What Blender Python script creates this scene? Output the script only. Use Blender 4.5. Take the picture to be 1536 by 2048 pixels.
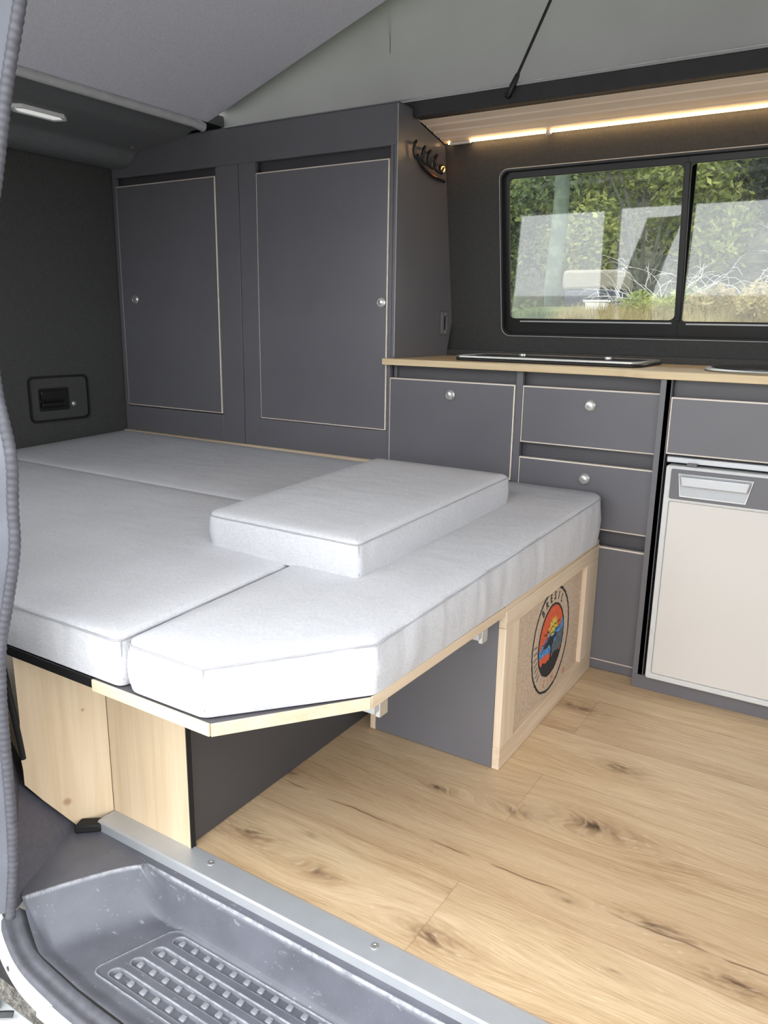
import bpy, bmesh, math, random
from mathutils import Vector, Matrix, noise
R = math.radians
scene = bpy.context.scene
for o in list(bpy.data.objects): bpy.data.objects.remove(o)
col = scene.collection

# ------------------------------------------------------------------ camera
cam_d = bpy.data.cameras.new('camera'); cam = bpy.data.objects.new('camera', cam_d); col.objects.link(cam)
yaw, pitch, roll = 0.5592, -0.2399, 0.0158
f = Vector((-math.sin(yaw)*math.cos(pitch), math.cos(yaw)*math.cos(pitch), math.sin(pitch)))
r = f.cross(Vector((0, 0, 1))).normalized(); u = r.cross(f)
r2 = r*math.cos(roll)+u*math.sin(roll); u2 = -r*math.sin(roll)+u*math.cos(roll)
m = Matrix((r2, u2, -f)).transposed().to_4x4(); m.translation = Vector((0.6164, -1.4969, 0.9977))
cam.matrix_world = m
cam_d.sensor_fit = 'HORIZONTAL'; cam_d.sensor_width = 36.0; cam_d.lens = 36.0*1557.5/1536
cam_d.clip_start = 0.02; cam_d.clip_end = 200
scene.camera = cam
# ------------------------------------------------------------------ world and exposure
w = bpy.data.worlds.new('overcast_sky'); scene.world = w; w.use_nodes = True
bg = w.node_tree.nodes['Background']; bg.inputs[0].default_value = (0.95, 0.975, 1.0, 1); bg.inputs[1].default_value = 1.0
scene.view_settings.view_transform = 'Standard'; scene.view_settings.look = 'None'
scene.view_settings.gamma = 1.0; scene.view_settings.use_curve_mapping = False
scene.view_settings.exposure = 2.05

# ------------------------------------------------------------------ materials
def srgb(c):
    return tuple(((v/255)/12.92 if v/255 <= .04045 else ((v/255+.055)/1.055)**2.4) for v in c)+(1.0,)
class NT:
    def __init__(s, name):
        s.m = bpy.data.materials.new(name); s.m.use_nodes = True
        s.t = s.m.node_tree; s.p = s.t.nodes['Principled BSDF']
    def n(s, typ, **kw):
        nd = s.t.nodes.new(typ)
        for k, v in kw.items(): setattr(nd, k, v)
        return nd
    def l(s, a, b): s.t.links.new(a, b)
    def put(s, sock, v):
        if isinstance(v, bpy.types.NodeSocket): s.l(v, sock)
        else: sock.default_value = v
    def math(s, op, a, b=0.0, c=0.0, clamp=False):
        nd = s.n('ShaderNodeMath', operation=op, use_clamp=clamp)
        s.put(nd.inputs[0], a); s.put(nd.inputs[1], b); s.put(nd.inputs[2], c)
        return nd.outputs[0]
    def obj(s): return s.n('ShaderNodeTexCoord').outputs['Object']
    def sep(s, v):
        nd = s.n('ShaderNodeSeparateXYZ'); s.l(v, nd.inputs[0]); return nd.outputs
    def comb(s, x, y, z):
        nd = s.n('ShaderNodeCombineXYZ'); s.put(nd.inputs[0], x); s.put(nd.inputs[1], y); s.put(nd.inputs[2], z); return nd.outputs[0]
    def noise(s, vec, scale, detail=3, rough=.5, dist=0):
        nd = s.n('ShaderNodeTexNoise'); s.put(nd.inputs['Vector'], vec); nd.inputs['Scale'].default_value = scale
        nd.inputs['Detail'].default_value = detail; nd.inputs['Roughness'].default_value = rough; nd.inputs['Distortion'].default_value = dist
        return nd.outputs['Fac']
    def ramp(s, fac, stops):
        nd = s.n('ShaderNodeValToRGB'); s.l(fac, nd.inputs[0]); e = nd.color_ramp.elements
        while len(e) < len(stops): e.new(.5)
        for el, (p, c) in zip(e, stops): el.position = p; el.color = c
        return nd.outputs[0]
    def mix(s, fac, a, b, blend='MIX'):
        nd = s.n('ShaderNodeMix', data_type='RGBA', blend_type=blend)
        s.put(nd.inputs[0], fac); s.put(nd.inputs[6], a); s.put(nd.inputs[7], b); return nd.outputs[2]
    def maprange(s, v, a, b, c=0., d=1., interp='LINEAR'):
        nd = s.n('ShaderNodeMapRange', interpolation_type=interp); s.put(nd.inputs[0], v)
        for i, x in enumerate((a, b, c, d)): nd.inputs[i+1].default_value = x
        return nd.outputs[0]
    def bump(s, h, strength=.2, dist=.002):
        nd = s.n('ShaderNodeBump'); nd.inputs['Strength'].default_value = strength; nd.inputs['Distance'].default_value = dist
        s.l(h, nd.inputs['Height']); s.l(nd.outputs[0], s.p.inputs['Normal'])
    def scale(s, v, x, y, z):
        nd = s.n('ShaderNodeMapping'); s.l(v, nd.inputs[0]); nd.inputs['Scale'].default_value = (x, y, z); return nd.outputs[0]
def basic(name, rgb, rough=.5, metal=0., var=.04, vs=30, bump=0., bs=400, spec=.5, bd=.001):
    t = NT(name); c = srgb(rgb); o = t.obj()
    nz = t.noise(o, vs, 3)
    lo = tuple(x*(1-var*2) for x in c[:3])+(1,); hi = tuple(min(1, x*(1+var*2)) for x in c[:3])+(1,)
    t.put(t.p.inputs['Base Color'], t.ramp(nz, [(.3, lo), (.7, hi)]))
    t.p.inputs['Roughness'].default_value = rough; t.p.inputs['Metallic'].default_value = metal
    t.p.inputs['Specular IOR Level'].default_value = spec
    if bump: t.bump(t.noise(o, bs, 2), bump, bd)
    return t.m
M = {}
M['laminate'] = basic('dark_grey_laminate', (108, 107, 112), .33, var=.02, vs=6, spec=.55, bump=.04, bs=900)
M['laminate_b'] = basic('dark_board_face', (84, 83, 87), .45, var=.03, vs=8)
M['black'] = basic('black_plastic', (26, 26, 27), .35)
M['matblack'] = basic('matt_black', (20, 20, 21), .7)
M['wallfab'] = basic('charcoal_lining', (74, 74, 73), .8, var=.05, vs=120, bump=.15, bs=700, spec=.3)
M['lining2'] = basic('charcoal_moulded_trim', (112, 113, 115), .55, var=.03, vs=60, bump=.1, bs=900)
M['beam'] = basic('dark_rim_lining', (58, 58, 59), .7)
M['lam_shaded'] = basic('shaded_laminate', (72, 71, 73), .4, var=.02, vs=6)  # laminate darkened: the shade under the bed is put into the colour
M['roof'] = basic('grey_headliner', (214, 214, 224), .95, var=.035, vs=160, bump=.25, bs=1200, spec=.2)
M['edging'] = basic('grey_edge_profile', (190, 190, 192), .5)
M['chrome'] = basic('polished_steel', (215, 215, 212), .28, .75, var=.01)
M['silver'] = basic('silver_plastic', (200, 202, 205), .35, .35, var=.01)
M['alu'] = basic('anodised_aluminium', (184, 187, 191), .42, .35, var=.02, vs=20)
M['white'] = basic('white_paint', (236, 238, 238), .3, var=.02)
M['ivory'] = basic('ivory_door_face', (218, 214, 209), .35, var=.01, vs=3)
M['fridgerim'] = basic('pale_grey_rim', (212, 213, 212), .35, var=.01)
M['rubber'] = basic('grey_rubber', (84, 84, 91), .55, var=.08, vs=60, bump=.2, bs=500)
M['pillar'] = basic('grey_pillar_trim', (112, 115, 124), .45, var=.05, vs=14, bump=.15, bs=800)
M['seam'] = basic('grey_piping', (168, 168, 172), .9)
M['blackglass'] = basic('black_glass', (14, 15, 17), .08)
M['red_ink'] = basic('orange_ink', (214, 96, 62), .9, var=.12, vs=200)
M['blue_ink'] = basic('blue_ink', (84, 140, 196), .9, var=.25, vs=120)
M['yellow_ink'] = basic('yellow_ink', (214, 190, 78), .9, var=.15, vs=200)
M['black_ink'] = basic('black_ink', (44, 44, 46), .9, var=.3, vs=250)
M['slate_ink'] = basic('slate_ink', (92, 104, 110), .9, var=.25, vs=200)
M['text_ink'] = basic('faded_red_ink', (206, 132, 108), .9, var=.15, vs=300)
M['bluegrey'] = basic('blue_grey_strip', (110, 112, 128), .4)
M['dark_mech'] = basic('dark_mechanism', (60, 60, 62), .6, var=.3, vs=40)
M['gravel'] = basic('pale_gravel', (165, 163, 158), .9, var=.2, vs=30, bump=.5, bs=60, bd=.02)
M['twig'] = basic('pale_bark', (196, 192, 184), .9, var=.15)
M['boxcream'] = basic('dull_beige', (128, 122, 108), .8)
M['boxnavy'] = basic('dark_navy', (48, 52, 66), .6)

def laminate_panel():
    pass
def wood(name, base, dark, axis, sc=1.0, rough=.5, contrast=1.0, bump=.08, knots=()):
    t = NT(name); o = t.obj(); x, y, z = t.sep(o)[:3]
    ax = {'x': (1, 14, 14), 'y': (14, 1, 14), 'z': (14, 14, 1)}[axis]
    v = t.scale(o, *ax)
    a = t.noise(v, 2.2*sc, 4, .55, .6); b = t.noise(t.scale(o, *(k**1.35 if k > 1 else 1 for k in ax)), 4*sc, 5, .6)
    s = t.math('ADD', t.math('MULTIPLY', a, .6), t.math('MULTIPLY', b, .4))
    c = t.ramp(s, [(.5-.16/contrast, srgb(dark)), (.5+.12/contrast, srgb(base))])
    for (kx, ky, kz, rr) in knots:
        d = t.n('ShaderNodeVectorMath', operation='DISTANCE'); t.l(o, d.inputs[0]); d.inputs[1].default_value = (kx, ky, kz)
        k = t.maprange(d.outputs['Value'], rr*.3, rr, 1, 0, 'SMOOTHSTEP')
        c = t.mix(t.math('MULTIPLY', k, .6), c, srgb((150, 105, 60)))
    t.put(t.p.inputs['Base Color'], c); t.p.inputs['Roughness'].default_value = rough
    t.bump(b, bump, .001); return t.m
M['ply_z'] = wood('birch_ply_upright', (230, 208, 176), (214, 188, 152), 'z', .7, knots=[(-.655, -.655, .045, .012), (-.63, -.62, .24, .005)])
M['ply_x'] = wood('birch_ply_long', (224, 204, 178), (206, 182, 152), 'x')
M['ply_y'] = wood('birch_ply_cross', (224, 204, 178), (206, 182, 152), 'y')
M['frame_y'] = wood('pale_timber_frame', (228, 209, 184), (208, 184, 154), 'y', 1.2)
M['frame_z'] = wood('pale_timber_upright', (232, 213, 188), (212, 189, 160), 'z', 1.2)
M['edge'] = wood('pale_ply_edge', (240, 230, 218), (222, 206, 188), 'x', 2)
M['worktop'] = wood('oak_worktop', (230, 208, 168), (204, 174, 130), 'x', .6, .42)
M['tongue'] = wood('pine_boards', (252, 236, 216), (242, 220, 194), 'x', .5, .5, knots=[(-.45, .87, 1.585, .008), (.1, .9, 1.58, .008), (-.3, .93, 1.575, .006)])

def floor_mat():
    t = NT('oak_plank_vinyl'); o = t.obj(); x, y, z = t.sep(o)[:3]
    ro = t.math('FLOOR', t.math('DIVIDE', t.math('SUBTRACT', y, .046), .2105))
    yr = t.math('MULTIPLY', t.math('FRACT', t.math('DIVIDE', t.math('SUBTRACT', y, .046), .2105)), .2105)
    even = t.math('SUBTRACT', 1.0, t.math('ABSOLUTE', t.math('MODULO', ro, 2.0)))
    jx = t.math('ADD', .09, t.math('MULTIPLY', even, .6))
    q = t.math('DIVIDE', t.math('SUBTRACT', x, jx), 1.2)
    idx = t.math('FLOOR', q); xr = t.math('MULTIPLY', t.math('FRACT', q), 1.2)
    seed = t.math('ADD', t.math('MULTIPLY', ro, 7.31), t.math('MULTIPLY', idx, 3.77))
    knots = [(-.085, -.135, .06, .018, 1.), (.252, -.078, .13, .05, 1.), (-.39, -.265, .05, .035, .8), (-.14, -.497, .07, .03, .7),
             (-.32, -.48, .1, .04, .8), (.235, .165, .08, .04, .9), (.05, .40, .12, .04, .9), (.11, -.52, .10, .045, .9), (.095, -.12, .10, .04, .6),
             (.43, -.29, .12, .03, .9), (.56, -.345, .10, .035, .9), (.27, -.315, .05, .02, .6), (-.15, .03, .08, .02, .5), (.39, -.425, .05, .012, .6), (-.22, -.42, .04, .015, .6)]
    yw = y; dark = None; core = None
    for i, (kx, ky, a, b, s) in enumerate(knots):
        dx = t.math('DIVIDE', t.math('SUBTRACT', x, kx), a); dy = t.math('DIVIDE', t.math('SUBTRACT', y, ky), b)
        d2 = t.math('ADD', t.math('MULTIPLY', dx, dx), t.math('MULTIPLY', dy, dy))
        wv = t.math('EXPONENT', t.math('MULTIPLY', d2, -.35))
        wc = t.math('MULTIPLY', t.math('EXPONENT', t.math('MULTIPLY', d2, -1.6)), s)
        yw = t.math('SUBTRACT', yw, t.math('MULTIPLY', t.math('MULTIPLY', wv, .7), t.math('SUBTRACT', y, ky)))
        wk = t.math('MULTIPLY', t.math('EXPONENT', t.math('MULTIPLY', d2, -14.)), s)
        dark = wc if dark is None else t.math('ADD', dark, wc)
        core = wk if core is None else t.math('ADD', core, wk)
    wob = t.math('MULTIPLY', t.math('SUBTRACT', t.noise(t.comb(t.math('MULTIPLY', x, 1.5), t.math('MULTIPLY', y, 5.), seed), 1.5, 2), .5), .05)
    yy = t.math('ADD', yw, wob)
    g1 = t.noise(t.comb(t.math('MULTIPLY', x, 2.2), t.math('MULTIPLY', yy, 42.), seed), 1.0, 4, .6)
    g2 = t.noise(t.comb(t.math('MULTIPLY', x, 14.), t.math('MULTIPLY', yy, 330.), seed), 1.0, 3, .65)
    g3 = t.noise(t.comb(t.math('MULTIPLY', x, 1.4), t.math('MULTIPLY', yy, 9.), seed), 1.0, 2, .5)
    s = t.math('ADD', t.math('ADD', t.math('MULTIPLY', g1, .30), t.math('MULTIPLY', g2, .42)), t.math('MULTIPLY', g3, .28))
    c = t.ramp(s, [(.34, srgb((172, 140, 104))), (.46, srgb((204, 174, 136))), (.55, srgb((219, 192, 154))), (.66, srgb((231, 208, 172)))])
    tone = t.noise(t.comb(seed, 0.3, 0.7), 5.1, 0)
    c = t.mix(t.maprange(tone, .35, .65, 0, .34), c, srgb((180, 146, 112)))
    fine = t.noise(t.comb(t.math('MULTIPLY', x, 30.), t.math('MULTIPLY', yy, 240.), 1.), 1., 2)
    kn = t.math('MULTIPLY', dark, t.maprange(fine, .35, .6, 1., .3), clamp=True)
    c = t.mix(t.math('MULTIPLY', kn, .62), c, srgb((122, 84, 52)))
    c = t.mix(t.math('MULTIPLY', core, t.maprange(fine, .4, .6, .9, .2), clamp=True), c, srgb((66, 46, 34)))
    # long crack through one plank
    cy = t.math('ADD', -.3, t.math('MULTIPLY', t.math('SUBTRACT', t.noise(t.comb(t.math('MULTIPLY', x, 6.), 0., 0.), 1., 3), .5), .03))
    cd = t.maprange(t.math('ABSOLUTE', t.math('SUBTRACT', y, cy)), .0005, .003, 1, 0)
    cd = t.math('MULTIPLY', cd, t.maprange(t.noise(t.comb(t.math('MULTIPLY', x, 8.), 3., 0.), 1., 2), .42, .55))
    c = t.mix(t.math('MULTIPLY', cd, .75), c, srgb((98, 66, 44)))
    # light flecks
    fl = t.math('MULTIPLY', t.maprange(t.noise(t.comb(t.math('MULTIPLY', x, 40.), t.math('MULTIPLY', yy, 260.), 5.), 1., 1), .66, .72), .35)
    c = t.mix(fl, c, srgb((236, 214, 184)))
    e1 = t.math('MINIMUM', yr, t.math('SUBTRACT', .2105, yr)); e2 = t.math('MINIMUM', xr, t.math('SUBTRACT', 1.2, xr))
    e = t.maprange(t.math('MINIMUM', e1, e2), .0006, .0018, 1, 0)
    c = t.mix(t.math('MULTIPLY', e, .28), c, srgb((128, 92, 60)))
    t.put(t.p.inputs['Base Color'], c)
    t.put(t.p.inputs['Roughness'], t.maprange(g2, .3, .7, .46, .36)); t.bump(g2, .12, .001)
    return t.m
M['floor'] = floor_mat()

def fabric(name, rgb, rot=0):
    t = NT(name); o = t.obj()
    a = t.noise(t.scale(o, 700, 130, 400), 1, 2); b = t.noise(t.scale(o, 130, 700, 400), 1, 2); big = t.noise(o, 7, 3)
    s = t.math('ADD', t.math('MULTIPLY', t.math('ADD', a, b), .42), t.math('MULTIPLY', big, .16))
    c = srgb(rgb); lo = tuple(v*.88 for v in c[:3])+(1,); hi = tuple(min(1, v*1.08) for v in c[:3])+(1,)
    t.put(t.p.inputs['Base Color'], t.ramp(s, [(.36, lo), (.62, hi)])); t.p.inputs['Roughness'].default_value = .95
    t.p.inputs['Specular IOR Level'].default_value = .15
    h = t.math('ADD', t.math('MULTIPLY', s, .5), t.math('MULTIPLY', t.noise(o, 18, 3, .5, .8), .9))
    t.bump(h, .35, .006); return t.m
M['fabric'] = fabric('light_grey_woven_cover', (203, 203, 206))
def burlap():
    t = NT('burlap'); o = t.obj(); x, y, z = t.sep(o)[:3]
    a = t.math('SINE', t.math('MULTIPLY', t.math('ADD', y, z), 1500.)); b = t.math('SINE', t.math('MULTIPLY', t.math('SUBTRACT', y, z), 1500.))
    s = t.math('ADD', t.math('MULTIPLY', t.math('MULTIPLY', a, b), .2), t.math('MULTIPLY', t.noise(o, 260, 3), .8))
    t.put(t.p.inputs['Base Color'], t.ramp(s, [(.25, srgb((176, 152, 128))), (.55, srgb((224, 204, 180)))]))
    t.p.inputs['Roughness'].default_value = .95; t.bump(s, .4, .002); return t.m
M['burlap'] = burlap()
def canvas():
    t = NT('grey_tent_canvas'); o = t.obj(); nz = t.noise(o, 3, 3)
    c = t.ramp(nz, [(.3, srgb((126, 126, 124))), (.7, srgb((135, 135, 133)))])
    t.put(t.p.inputs['Base Color'], c); t.p.inputs['Roughness'].default_value = .9
    tr = t.n('ShaderNodeBsdfTranslucent'); t.l(c, tr.inputs[0])
    mx = t.n('ShaderNodeMixShader'); mx.inputs[0].default_value = .42; t.l(t.p.outputs[0], mx.inputs[1]); t.l(tr.outputs[0], mx.inputs[2])
    t.l(mx.outputs[0], t.t.nodes['Material Output'].inputs[0]); t.bump(t.noise(o, 900, 2), .1, .001); return t.m
M['canvas'] = canvas()
def plastic_scuffed():
    t = NT('scuffed_step_plastic'); o = t.obj()
    c = t.ramp(t.noise(o, 12, 4), [(.3, srgb((88, 90, 98))), (.7, srgb((104, 106, 115)))])
    sc = t.maprange(t.noise(t.scale(o, 26, 90, 60), 1, 5, .7), .62, .72)
    dots = t.maprange(t.noise(o, 240, 2), .7, .78); patch = t.maprange(t.noise(o, 9, 3), .38, .6)
    k = t.math('MULTIPLY', t.math('ADD', t.math('MULTIPLY', sc, .75), t.math('MULTIPLY', dots, .9)), patch, clamp=True)
    pt = t.maprange(t.n('ShaderNodeNewGeometry').outputs['Pointiness'], .507, .545)
    k = t.math('ADD', k, t.math('MULTIPLY', pt, t.maprange(t.noise(o, 70, 4, .7), .35, .6, .25, .9)), clamp=True)
    t.put(t.p.inputs['Base Color'], t.mix(k, c, srgb((178, 180, 186)))); t.p.inputs['Roughness'].default_value = .38
    t.bump(t.noise(o, 900, 2), .25, .001); return t.m
M['step'] = plastic_scuffed()
M['step_trim'] = basic('grained_side_trim', (80, 80, 90), .5, var=.06, vs=90, bump=.25, bs=900)
def glass():
    t = NT('window_glass'); tr = t.n('ShaderNodeBsdfTransparent'); tr.inputs[0].default_value = (.93, .95, .94, 1)
    gl = t.n('ShaderNodeBsdfGlossy'); gl.inputs['Roughness'].default_value = .02
    fr = t.n('ShaderNodeFresnel'); fr.inputs[0].default_value = 1.75
    mx = t.n('ShaderNodeMixShader'); t.l(fr.outputs[0], mx.inputs[0]); t.l(tr.outputs[0], mx.inputs[1]); t.l(gl.outputs[0], mx.inputs[2])
    df = t.n('ShaderNodeBsdfDiffuse'); df.inputs[0].default_value = (.8, .8, .8, 1)
    dust = t.maprange(t.noise(t.obj(), 60, 5, .7), .4, .8, .03, .13)
    m2 = t.n('ShaderNodeMixShader'); t.l(dust, m2.inputs[0]); t.l(mx.outputs[0], m2.inputs[1]); t.l(df.outputs[0], m2.inputs[2])
    t.l(m2.outputs[0], t.t.nodes['Material Output'].inputs[0]); return t.m
M['glass'] = glass()
def emit(name, rgb, s):
    t = NT(name); t.p.inputs['Base Color'].default_value = srgb(rgb)
    t.p.inputs['Emission Color'].default_value = srgb(rgb); t.p.inputs['Emission Strength'].default_value = s; return t.m
M['led'] = emit('warm_led_strip', (255, 212, 150), 7.0)
M['amber'] = emit('amber_light', (255, 150, 60), 3.0)
M['lens'] = basic('frosted_lens', (228, 228, 226), .3)
M['lamplens'] = emit('glowing_lamp_lens', (235, 236, 232), .14)
def leafmat(name, a, b, c):
    t = NT(name); o = t.obj(); nz = t.noise(o, 5, 4, .7)
    cc = t.ramp(nz, [(.3, srgb(a)), (.5, srgb(b)), (.68, srgb(c))])
    t.put(t.p.inputs['Base Color'], cc); t.p.inputs['Roughness'].default_value = .6
    tr = t.n('ShaderNodeBsdfTranslucent'); t.l(cc, tr.inputs[0])
    mx = t.n('ShaderNodeMixShader'); mx.inputs[0].default_value = .35; t.l(t.p.outputs[0], mx.inputs[1]); t.l(tr.outputs[0], mx.inputs[2])
    t.l(mx.outputs[0], t.t.nodes['Material Output'].inputs[0]); return t.m
M['leafg'] = leafmat('green_leaves', (44, 62, 36), (84, 104, 56), (150, 162, 84))
M['leafy'] = leafmat('yellow_green_leaves', (84, 96, 50), (132, 142, 74), (188, 190, 110))
M['leafd'] = leafmat('dark_leaves', (34, 44, 36), (62, 76, 58), (104, 116, 84))
M['dry'] = leafmat('dry_grass', (110, 96, 62), (158, 142, 98), (194, 180, 134))
M['ivy'] = leafmat('ivy_trunk', (62, 74, 62), (90, 106, 88), (128, 138, 112))
def hillmat():
    t = NT('woodland_bank'); o = t.obj(); z = t.sep(o)[2]
    g = t.ramp(t.noise(o, 3.5, 6, .75), [(.32, srgb((48, 54, 40))), (.45, srgb((84, 82, 64))), (.55, srgb((112, 108, 88))), (.68, srgb((140, 144, 100)))])
    gr = t.ramp(t.noise(o, 6, 5, .7), [(.35, srgb((70, 92, 42))), (.6, srgb((128, 146, 76)))])
    k = t.maprange(z, .9, 1.5, 1, 0)
    t.put(t.p.inputs['Base Color'], t.mix(k, g, gr)); t.p.inputs['Roughness'].default_value = .95
    t.bump(t.noise(o, 12, 5, .7), .8, .08); return t.m
M['hill'] = hillmat()
M['bark'] = basic('grey_bark', (96, 98, 88), .9, var=.25, vs=14, bump=.6, bs=30, bd=.02)

# ------------------------------------------------------------------ builders
ORI = {}
class MB:
    def __init__(s): s.v = []; s.f = []; s.mi = []
    def add(s, vs, fs, mi=0):
        k = len(s.v); s.v += [tuple(p) for p in vs]; s.f += [tuple(i+k for i in q) for q in fs]; s.mi += [mi]*len(fs); return s
    def box(s, x0, x1, y0, y1, z0, z1, mi=0):
        v = [(x, y, z) for x in (x0, x1) for y in (y0, y1) for z in (z0, z1)]
        return s.add(v, [(0, 1, 3, 2), (4, 6, 7, 5), (0, 4, 5, 1), (2, 3, 7, 6), (0, 2, 6, 4), (1, 5, 7, 3)], mi)
    def prism(s, poly, fn, a, b, mi=0):
        """poly of 2D points, fn(p, h) gives the 3D point, a and b the two heights"""
        n = len(poly); v = [fn(p, a) for p in poly]+[fn(p, b) for p in poly]
        fs = [tuple(range(n-1, -1, -1)), tuple(range(n, 2*n))]+[(i, (i+1) % n, n+(i+1) % n, n+i) for i in range(n)]
        return s.add(v, fs, mi)
    def ring(s, outer, inner, fn, a, b, mi=0):
        n = len(outer)
        v = [fn(p, a) for p in outer]+[fn(p, a) for p in inner]+[fn(p, b) for p in outer]+[fn(p, b) for p in inner]
        fs = []
        for i in range(n):
            j = (i+1) % n
            fs += [(i, n+i, n+j, j), (2*n+i, 2*n+j, 3*n+j, 3*n+i), (i, j, 2*n+j, 2*n+i), (n+i, 3*n+i, 3*n+j, n+j)]
        return s.add(v, fs, mi)
    def tube(s, path, rad, n=10, closed=False, mi=0, rad2=None):
        pts = [Vector(p) for p in path]; k = len(s.v); N = len(pts); up = None
        for i, p in enumerate(pts):
            a = pts[(i-1) % N] if (i > 0 or closed) else p; b = pts[(i+1) % N] if (i < N-1 or closed) else p
            d = (b-a).normalized()
            if up is None: up = d.orthogonal().normalized()
            up = (up-d*up.dot(d)).normalized(); sd = d.cross(up)
            rr = rad[i] if isinstance(rad, (list, tuple)) else rad
            for j in range(n):
                t = 2*math.pi*j/n; s.v.append(tuple(p+up*math.cos(t)*rr+sd*math.sin(t)*(rr if rad2 is None else rad2)))
        m = N if closed else N-1
        for i in range(m):
            for j in range(n):
                a = k+i*n+j; b = k+i*n+(j+1) % n; c = k+((i+1) % N)*n+(j+1) % n; d = k+((i+1) % N)*n+j
                s.f.append((a, b, c, d)); s.mi.append(mi)
        if not closed:
            s.f.append(tuple(k+j for j in range(n-1, -1, -1))); s.f.append(tuple(k+(N-1)*n+j for j in range(n))); s.mi += [mi, mi]
        return s
    def lathe(s, prof, o, axis, n=24, mi=0):
        """prof: (radius, height) from the axis start; o origin; axis direction"""
        ax = Vector(axis).normalized(); a = ax.orthogonal().normalized(); b = ax.cross(a); k = len(s.v); o = Vector(o)
        for (rr, h) in prof:
            for j in range(n):
                t = 2*math.pi*j/n; s.v.append(tuple(o+ax*h+a*math.cos(t)*rr+b*math.sin(t)*rr))
        for i in range(len(prof)-1):
            for j in range(n):
                s.f.append((k+i*n+j, k+i*n+(j+1) % n, k+(i+1)*n+(j+1) % n, k+(i+1)*n+j)); s.mi.append(mi)
        s.f.append(tuple(k+j for j in range(n-1, -1, -1))); s.f.append(tuple(k+(len(prof)-1)*n+j for j in range(n))); s.mi += [mi, mi]
        return s
    def build(s, name, mats, parent=None, bevel=0, seg=2, smooth=False, angle=35):
        if not isinstance(mats, (list, tuple)): mats = [mats]
        me = bpy.data.meshes.new(name); off = Vector(ORI.get(parent.name if parent else None, (0, 0, 0)))
        me.from_pydata([tuple(Vector(p)-off) for p in s.v], [], s.f)
        for mm in mats: me.materials.append(mm)
        for p, i in zip(me.polygons, s.mi): p.material_index = i
        bm = bmesh.new(); bm.from_mesh(me); bmesh.ops.recalc_face_normals(bm, faces=bm.faces[:]); bm.to_mesh(me); bm.free()
        o = bpy.data.objects.new(name, me); col.objects.link(o)
        ORI[o.name] = tuple(off)
        if parent: o.parent = parent
        if bevel:
            b = o.modifiers.new('bevel', 'BEVEL'); b.width = bevel; b.segments = seg; b.limit_method = 'ANGLE'; b.angle_limit = R(30); b.harden_normals = False
            smooth = True
        if smooth:
            me.polygons.foreach_set('use_smooth', [True]*len(me.polygons)); me.set_sharp_from_angle(angle=R(angle))
        return o
def tag(o, label=None, cat=None, group=None, kind=None):
    if label: o['label'] = label
    if cat: o['category'] = cat
    if group: o['group'] = group
    if kind: o['kind'] = kind
    return o
def thing(name, loc, label, cat, group=None):
    o = bpy.data.objects.new(name, None); o.location = loc; o.empty_display_size = .02; col.objects.link(o)
    ORI[o.name] = tuple(loc); return tag(o, label, cat, group)
def struct(o): o['kind'] = 'structure'; return o
def rrect(x0, x1, z0, z1, rad, n=6):
    p = []
    for cx, cz, a0 in ((x1-rad, z1-rad, 0), (x0+rad, z1-rad, 90), (x0+rad, z0+rad, 180), (x1-rad, z0+rad, 270)):
        for i in range(n+1):
            a = R(a0+90*i/n); p.append((cx+rad*math.cos(a), cz+rad*math.sin(a)))
    return p
XY = lambda p, h: (p[0], p[1], h)
XZ = lambda p, h: (p[0], h, p[1])
YZ = lambda p, h: (h, p[0], p[1])
def smoothpath(pts, n=8):
    """Catmull-Rom through pts"""
    P = [Vector(p) for p in pts]; P = [P[0]*2-P[1]]+P+[P[-1]*2-P[-2]]; out = []
    for i in range(1, len(P)-2):
        a, b, c, d = P[i-1:i+3]
        for k in range(n):
            t = k/n; out.append(.5*((2*b)+(c-a)*t+(2*a-5*b+4*c-d)*t*t+(3*b-a-3*c+d)*t**3))
    out.append(P[-2]); return out

# ------------------------------------------------------------------ the van shell
KY = .665            # plane of cupboard and drawer fronts
struct(MB().box(-2.02, 1.9, -.578, 1.03, -.02, 0).build('floor', M['floor']))
# far side wall with the window cut out; wall leans in towards the top
def wy(z): return .968+(1.569-z)*.1617
WX0, WX1, WZ0, WZ1 = -.515, .74, .958, 1.477
def wallp(p, h): return (p[0], wy(p[1])+h, p[1])
b = MB(); out = rrect(-2.02, 1.9, .905, 1.66, .0001); inn = rrect(WX0, WX1, WZ0, WZ1, .03)
b.ring(out, inn, wallp, 0, .035)
b.box(-2.02, 1.9, 1.032, 1.08, -.02, .905)
struct(b.build('wall_far', M['wallfab']))
b = MB().box(-2.06, -2.005, -.85, 1.08, .2, 1.72)
struct(b.build('wall_rear', M['wallfab'], bevel=.004))
# near side body: rear quarter, header over the door, front pillar
b = MB(); b.box(-2.05, -1.62, -.93, -.86, -.3, 1.66); b.box(-1.62, -.80, -.93, -.86, -.3, .92); b.box(-1.62, -.80, -.93, -.86, 1.53, 1.66); b.box(-.80, -.72, -.93, -.86, -.3, 1.66); b.box(-2.05, 1.9, -.84, -.78, 1.53, 1.66); b.box(.95, 1.9, -.95, -.84, -.3, 1.54)
struct(b.build('wall_near', M['lining2'], bevel=.01))
# front end of the cab (out of sight, closes the space)
b = MB(); b.box(1.9, 1.95, -.95, 1.08, -.3, .9); b.box(1.9, 1.95, -.95, 1.08, 1.5, 1.66)
struct(b.build('wall_front', M['lining2']))
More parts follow.
